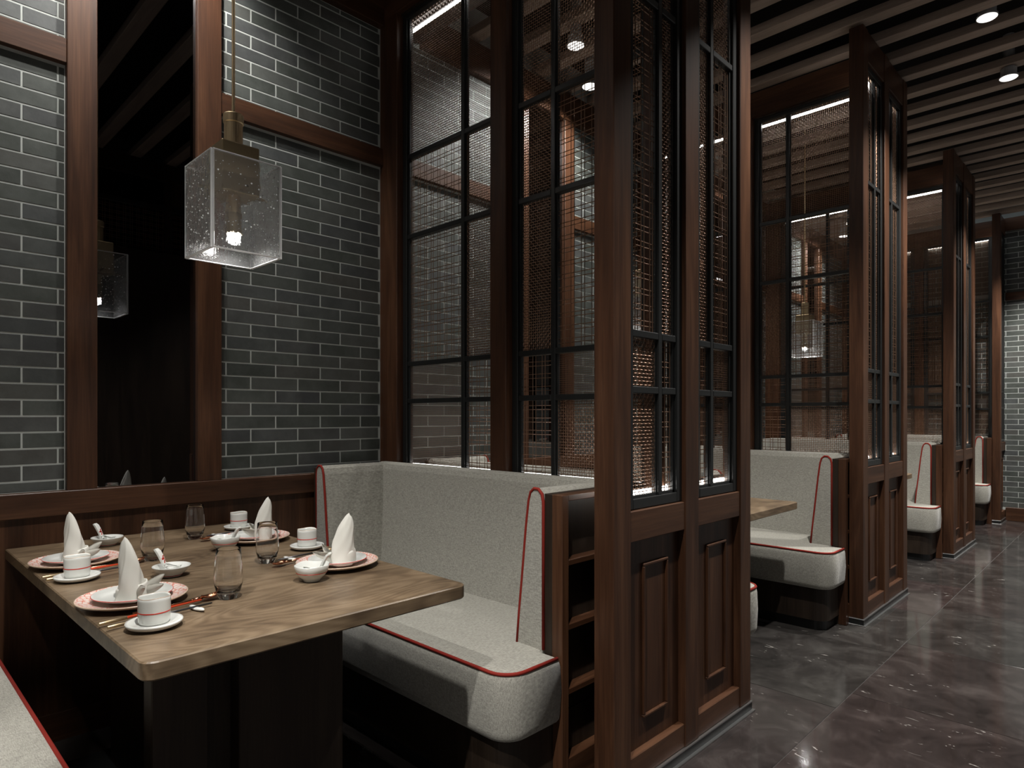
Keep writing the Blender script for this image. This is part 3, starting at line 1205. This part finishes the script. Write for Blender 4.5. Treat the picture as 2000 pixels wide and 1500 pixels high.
def tumbler():
    e = emp('water_glass', (0, 0, 0))
    prof = [(0.0245, 0.0), (0.0265, 0.002), (0.0335, 0.020), (0.0395, 0.042), (0.0402, 0.058), (0.0385, 0.085), (0.0355, 0.118), (0.0340, 0.1375), (0.0334, 0.1385),
            (0.0327, 0.1375), (0.0341, 0.118), (0.0370, 0.085), (0.0386, 0.058), (0.0378, 0.043), (0.0310, 0.023), (0.020, 0.0165), (0.004, 0.0150)]
    obj('glass_body', lathe(prof, 56), 'clear_glass', e, smooth=True)
    return e


def dish():
    e = emp('sauce_dish', (0, 0, 0))
    obj('dish', lathe([(0.030, 0.0), (0.033, 0.001), (0.034, 0.006), (0.050, 0.018), (0.062, 0.033), (0.0625, 0.036), (0.0605, 0.0365), (0.048, 0.022), (0.030, 0.011), (0.01, 0.009)], 56), 'porcelain', e, smooth=True)
    obj('foot_line', tube([(0.0345 * math.cos(2 * PI * i / 48), 0.0345 * math.sin(2 * PI * i / 48), 0.0055) for i in range(48)], 0.0012, 6, closed=True), 'red_enamel', e, smooth=True)
    return e


def bowl():
    e = emp('soup_bowl', (0, 0, 0))

    def lobe(r, z, a):
        k = max(0.0, z - 0.02) / 0.03
        return r * (1 + 0.02 * k * math.cos(4 * a)), z + 0.0015 * k * math.cos(4 * a)
    obj('bowl', lathe([(0.022, 0.0), (0.0255, 0.001), (0.0265, 0.006), (0.040, 0.018), (0.049, 0.034), (0.0535, 0.050), (0.0525, 0.0515), (0.051, 0.050), (0.046, 0.034), (0.036, 0.020), (0.018, 0.011), (0.004, 0.010)], 56, lobe=lobe), 'porcelain', e, smooth=True)
    obj('red_band', tube([(0.0462 * math.cos(2 * PI * i / 56), 0.0462 * math.sin(2 * PI * i / 56), 0.0285) for i in range(56)], 0.0011, 6, closed=True), 'red_enamel', e, smooth=True)
    return e


def china_spoon(motif):
    e = emp('china_spoon', (0, 0, 0))
    bm = bmesh.new()
    # shallow scoop
    nu, nv = 14, 8
    grid = []
    for i in range(nu + 1):
        u = i / nu
        row = []
        for j in range(nv + 1):
            v_ = j / nv * 2 - 1
            wd = 0.019 * math.sqrt(max(0.0, 1 - (2 * u - 1) ** 2)) + 0.0015
            z = 0.004 + 0.012 * (v_ * v_) * 0.9 + 0.010 * (2 * u - 1) ** 2
            row.append(bm.verts.new(((u - 0.5) * 0.052, v_ * wd, z)))
        grid.append(row)
    for i in range(nu):
        for j in range(nv):
            bm.faces.new((grid[i][j], grid[i + 1][j], grid[i + 1][j + 1], grid[i][j + 1]))
    bmesh.ops.solidify(bm, geom=bm.faces[:], thickness=0.0022)
    obj('scoop', bm, 'porcelain', e, smooth=True)
    path = [(-0.024, 0, 0.014), (-0.033, 0, 0.028), (-0.042, 0, 0.046), (-0.052, 0, 0.062), (-0.060, 0, 0.069)]
    bm = bmesh.new()
    rings = []
    for i, (x, y, z) in enumerate(path):
        hw = [0.006, 0.0075, 0.009, 0.0095, 0.007][i]
        t = 0.0026
        rings.append([bm.verts.new((x + dx, dy, z + dz)) for dx, dy, dz in ((-t, -hw, -t * 0.6), (-t, hw, -t * 0.6), (t, hw, t * 0.6), (t, -hw, t * 0.6))])
    for A, B in zip(rings[:-1], rings[1:]):
        for k in range(4):
            j = (k + 1) % 4
            bm.faces.new((A[k], A[j], B[j], B[k]))
    bm.faces.new(rings[0][::-1])
    bm.faces.new(rings[-1])
    bmesh.ops.recalc_face_normals(bm, faces=bm.faces[:])
    hd = obj('handle', bm, 'porcelain', e)
    if motif:
        bm = bmesh.new()
        for c, hw, hl in ((0.42, 0.0055, 0.0045), (0.42, 0.0018, 0.013), (0.22, 0.0016, 0.009)):
            x = -0.026 - 0.022 * c * 1.3
            z = 0.018 + 0.036 * c * 1.3
            bx(bm, x + 0.0030, x + 0.0042, -hw, hw, z - hl, z + hl)
        obj('red_motif', bm, 'red_enamel', hd)
    return e


def chopstick(red):
    e = emp('chopstick', (0, 0, 0))
    obj('shaft', tube([(0, -0.062, 0), (0, 0.125, 0)], 0, 8, radii=[0.0036, 0.0024]), 'red_lacquer' if red else 'dark_steel', e, smooth=True)
    obj('gold_end', tube([(0, -0.125, 0), (0, -0.124, 0), (0, -0.062, 0)], 0, 8, radii=[0.0036, 0.0043, 0.0041]), 'brass', e, smooth=True)
    return e


def rest():
    e = emp('chopstick_rest', (0, 0, 0))
    bm = bmesh.new()
    bmesh.ops.create_uvsphere(bm, u_segments=20, v_segments=10, radius=1.0)
    for v in bm.verts:
        s = 1.0 - 0.35 * math.exp(-(v.co.x * 2.4) ** 2)
        v.co = Vector((v.co.x * 0.034, v.co.y * 0.0085, (v.co.z * 0.006 * s + 0.006 * s)))
    obj('rest_body', bm, 'porcelain', e, smooth=True)
    return e


def brass_spoon():
    e = emp('table_spoon', (0, 0, 0))
    obj('handle', tube([(0, -0.12, 0.012), (0, -0.02, 0.010), (0, 0.055, 0.011)], 0, 8, radii=[0.0026, 0.0024, 0.0024]), 'copper', e, smooth=True)
    bm = bmesh.new()
    nu, nv = 12, 8
    grid = []
    for i in range(nu + 1):
        u = i / nu
        row = []
        for j in range(nv + 1):
            v_ = j / nv * 2 - 1
            wd = 0.0155 * math.sqrt(max(0.0, 1 - (2 * u - 1) ** 2)) + 0.001
            z = 0.006 + 0.006 * v_ * v_ + 0.006 * (2 * u - 1) ** 2
            row.append(bm.verts.new((v_ * wd, 0.052 + u * 0.050, z)))
        grid.append(row)
    for i in range(nu):
        for j in range(nv):
            bm.faces.new((grid[i][j], grid[i][j + 1], grid[i + 1][j + 1], grid[i + 1][j]))
    bmesh.ops.solidify(bm, geom=bm.faces[:], thickness=0.0014)
    obj('spoon_bowl', bm, 'copper', e, smooth=True)
    obj('ferrule', tube([(0, 0.030, 0.0106), (0, 0.056, 0.0112)], 0.0040, 8), 'copper', e, smooth=True)
    return e


def napkin(seed, lean):
    r_ = random.Random(seed)
    e = emp('napkin', (0, 0, 0))
    bm = bmesh.new()
    nt_, nz = 64, 36
    H = 0.168
    rings = []
    ph = r_.uniform(-0.3, 0.3)
    for k in range(nz + 1):
        u = k / nz
        # width and depth of the folded cone
        wd = 0.040 * (1 - 0.62 * u ** 1.15) * (1 - u ** 7) ** 0.6 + 0.002
        dp = 0.035 * (1 - 0.72 * u) * (1 - u ** 7) ** 0.6 + 0.002
        cx = lean * (u ** 1.4) * 0.026
        ring = []
        for i in range(nt_):
            a = 2 * PI * i / nt_
            # lapel: a raised fold edge that winds up the cone
            la = -2.2 + ph + 1.3 * u * (1 if lean < 0 else -1)
            d = (a - la + PI) % (2 * PI) - PI
            fold = 0.0115 / (1 + math.exp(-d * 26)) * (1 / (1 + math.exp((d - 1.5) * 6))) * (1 - u ** 4)
            wr = 0.0026 * math.sin(3 * a + 9 * u + seed) * (1 - 0.7 * u) + 0.0009 * math.sin(7 * a - 13 * u + seed)
            rr = 1.0 + (fold + wr) / 0.036
            ring.append(bm.verts.new((cx + wd * rr * math.cos(a), dp * rr * math.sin(a), H * u - 0.004 * u * math.cos(a) * lean)))
        rings.append(ring)
    for A, B in zip(rings[:-1], rings[1:]):
        for i in range(nt_):
            j = (i + 1) % nt_
            bm.faces.new((A[i], A[j], B[j], B[i]))
    bm.faces.new(rings[0][::-1])
    bm.faces.new(rings[-1])
    obj('folded_cone', bm, 'napkin_cloth', e, smooth=True)
    # sash wrapped around the foot
    bm = bmesh.new()
    rings = []
    segs = 56
    prof = [(0.0415, 0.000), (0.0445, 0.008), (0.0450, 0.022), (0.0435, 0.036), (0.0405, 0.042), (0.0375, 0.040), (0.0375, 0.004)]
    for (r, z) in prof:
        rings.append([bm.verts.new((r * 1.03 * math.cos(a) * (1 + 0.025 * math.sin(5 * a + seed)), r * 0.93 * math.sin(a) * (1 + 0.02 * math.sin(4 * a)),
                                    z * (1 + 0.22 * math.cos(a - 0.6)))) for a in [2 * PI * i / segs for i in range(segs)]])
    m = len(rings)
    for k in range(m):
        A, B = rings[k], rings[(k + 1) % m]
        for i in range(segs):
            j = (i + 1) % segs
            bm.faces.new((A[i], A[j], B[j], B[i]))
    bmesh.ops.recalc_face_normals(bm, faces=bm.faces[:])
    obj('sash', bm, 'napkin_cloth', e, smooth=True)
    # loose corners of the cloth
    for (ang, ln, up, wd) in ((0.55, 0.060, 0.036, 0.020), (-0.75, 0.056, 0.022, 0.019), (-0.05, 0.066, 0.018, 0.015)):
        ang = ang if lean < 0 else PI - ang
        bm = bmesh.new()
        nu, nv = 12, 8
        grid = []
        for i in range(nu + 1):
            u = i / nu
            row = []
            for j in range(nv + 1):
                v_ = j / nv * 2 - 1
                hw = wd * (1 - u ** 2.2) * (0.75 + 0.5 * u) + 0.001
                rad = 0.030 + ln * u
                cup_ = 0.012 * v_ * v_ * (1 - 0.5 * u) + 0.004 * math.sin(4 * u + seed)
                z = 0.022 + up * u ** 1.3 + v_ * hw
                row.append(bm.verts.new((rad * math.cos(ang) - cup_ * math.sin(ang), rad * math.sin(ang) + cup_ * math.cos(ang), max(0.003, z))))
            grid.append(row)
        for i in range(nu):
            for j in range(nv):
                bm.faces.new((grid[i][j], grid[i + 1][j], grid[i + 1][j + 1], grid[i][j + 1]))
        bmesh.ops.solidify(bm, geom=bm.faces[:], thickness=0.0022)
        obj('loose_corner', bm, 'napkin_cloth', e, smooth=True)
    return e


PROTO = {}


SCL = {'saucer': (0.86, 0.86, 1.0), 'cup': (0.86, 0.86, 0.92), 'tumbler': (0.93, 0.93, 0.98), 'dish': (0.87, 0.87, 0.92), 'bowl': (0.97, 0.97, 0.97)}


def put(kind, maker, loc, rz, label, cat, group):
    if kind not in PROTO:
        o = maker()
        PROTO[kind] = o
    else:
        o = copy_tree(PROTO[kind])
    o.location = loc
    o.rotation_euler = (0, 0, rz)
    o.scale = SCL.get(kind, (1, 1, 1))
    return tag(o, label, cat, group)


SETS = [
    # plan positions of plate, saucer, glass, dish or bowl, two chopsticks, rest, spoon, napkin
    dict(n='front-left', plate=(-1.940, 0.536), sau=(-1.675, 0.508), gl=(-1.798, 0.731), di=(-2.170, 0.707), c1=(-1.780, 0.537), c2=(-1.735, 0.545), re=(-1.742, 0.628), sp=(-1.802, 0.612), nap=(-1.905, 0.525), rz=0.0),
    dict(n='back-left', plate=(-2.570, 0.540), sau=(-2.322, 0.490), gl=(-2.455, 0.739), di=(-2.854, 0.700), c1=(-2.410, 0.537), c2=(-2.365, 0.541), re=(-2.372, 0.628), sp=(-2.432, 0.612), nap=(-2.535, 0.530), rz=0.0),
    dict(n='back-right', plate=(-2.548, 1.140), sau=(-2.853, 1.205), gl=(-2.760, 0.988), di=(-2.445, 0.982), c1=(-2.708, 1.150), c2=(-2.753, 1.150), re=(-2.742, 1.065), sp=(-2.686, 1.075), nap=(-2.475, 1.140), rz=PI),
    dict(n='front-right', plate=(-1.923, 1.140), sau=(-2.250, 1.206), gl=(-2.134, 0.998), di=(-1.803, 0.982), c1=(-2.083, 1.150), c2=(-2.128, 1.150), re=(-2.117, 1.070), sp=(-2.061, 1.075), nap=(-1.880, 1.130), rz=PI),
]
for i, s in enumerate(SETS):
    nm, rz = s['n'], s['rz']
    e = TZ + 0.0005
    put('charger', charger, (*s['plate'], e), 0.3 * i, 'round charger plate with red patterned rim in the %s place setting' % nm, 'plate', 'red rimmed charger plates')
    put('side', side_plate, (*s['plate'], e + 0.0105), 0, 'white plate with thin red rim on the %s charger plate' % nm, 'plate', 'white plates on the chargers')
    put('saucer', saucer, (*s['sau'], e), 0, 'thick white porcelain saucer in the %s place setting' % nm, 'saucer', 'white saucers')
    put('cup', cup, (*s['sau'], e + 0.0118), 0.25, 'white porcelain tea cup with a red line in the %s place setting' % nm, 'cup', 'white tea cups')
    put('tumbler', tumbler, (*s['gl'], e), 0, 'clear stemless water glass in the %s place setting' % nm, 'glass', 'clear water glasses')
    if i < 2:
        put('dish', dish, (*s['di'], e), 0, 'shallow white sauce dish in the %s place setting' % nm, 'dish', 'shallow sauce dishes')
        put('spoon_m', lambda: china_spoon(True), (s['di'][0] + 0.002, s['di'][1] + 0.004, e + 0.0125), 0.62, 'white china spoon with red motif standing in the %s sauce dish' % nm, 'spoon', 'china spoons with red motif')
    else:
        put('bowl', bowl, (*s['di'], e), 0, 'small white soup bowl with a red line in the %s place setting' % nm, 'bowl', 'white soup bowls')
        put('spoon_p', lambda: china_spoon(False), (s['di'][0] - 0.004, s['di'][1], e + 0.016), PI + 0.62, 'plain white china spoon resting in the %s soup bowl' % nm, 'spoon', 'plain china spoons')
    put('chop_r', lambda: chopstick(True), (*s['c1'], e + 0.0085), rz + 0.16, 'red lacquered chopstick with gold end in the %s place setting' % nm, 'chopstick', 'red chopsticks')
    put('chop_d', lambda: chopstick(False), (*s['c2'], e + 0.0085), rz + 0.13, 'dark metal chopstick with gold end in the %s place setting' % nm, 'chopstick', 'dark chopsticks')
    put('rest', rest, (*s['re'], e), 0.16, 'small white chopstick rest in the %s place setting' % nm, 'chopstick rest', 'white chopstick rests')
    put('spoon_b', brass_spoon, (*s['sp'], e), rz + 0.14, 'slim copper spoon beside the chopsticks in the %s place setting' % nm, 'spoon', 'copper spoons')
    np_ = napkin(i + 3, -1 if i < 2 else 1)
    # the flat of the fold faces the camera
    np_.location = (*s['nap'], e + 0.0170)
    np_.scale = (0.84, 0.84, 0.95) if i < 3 else (0.98, 0.9, 0.95)
    np_.rotation_euler = (0, 0, PI / 4)
    tag(np_, ['white cloth napkin folded to a tall cone on the front-left plate', 'white cloth napkin cone on the back-left plate by the wall',
              'white cloth napkin cone on the back-right plate', 'broad white cloth napkin cone on the front-right plate'][i], 'napkin', 'folded napkins on the plates')
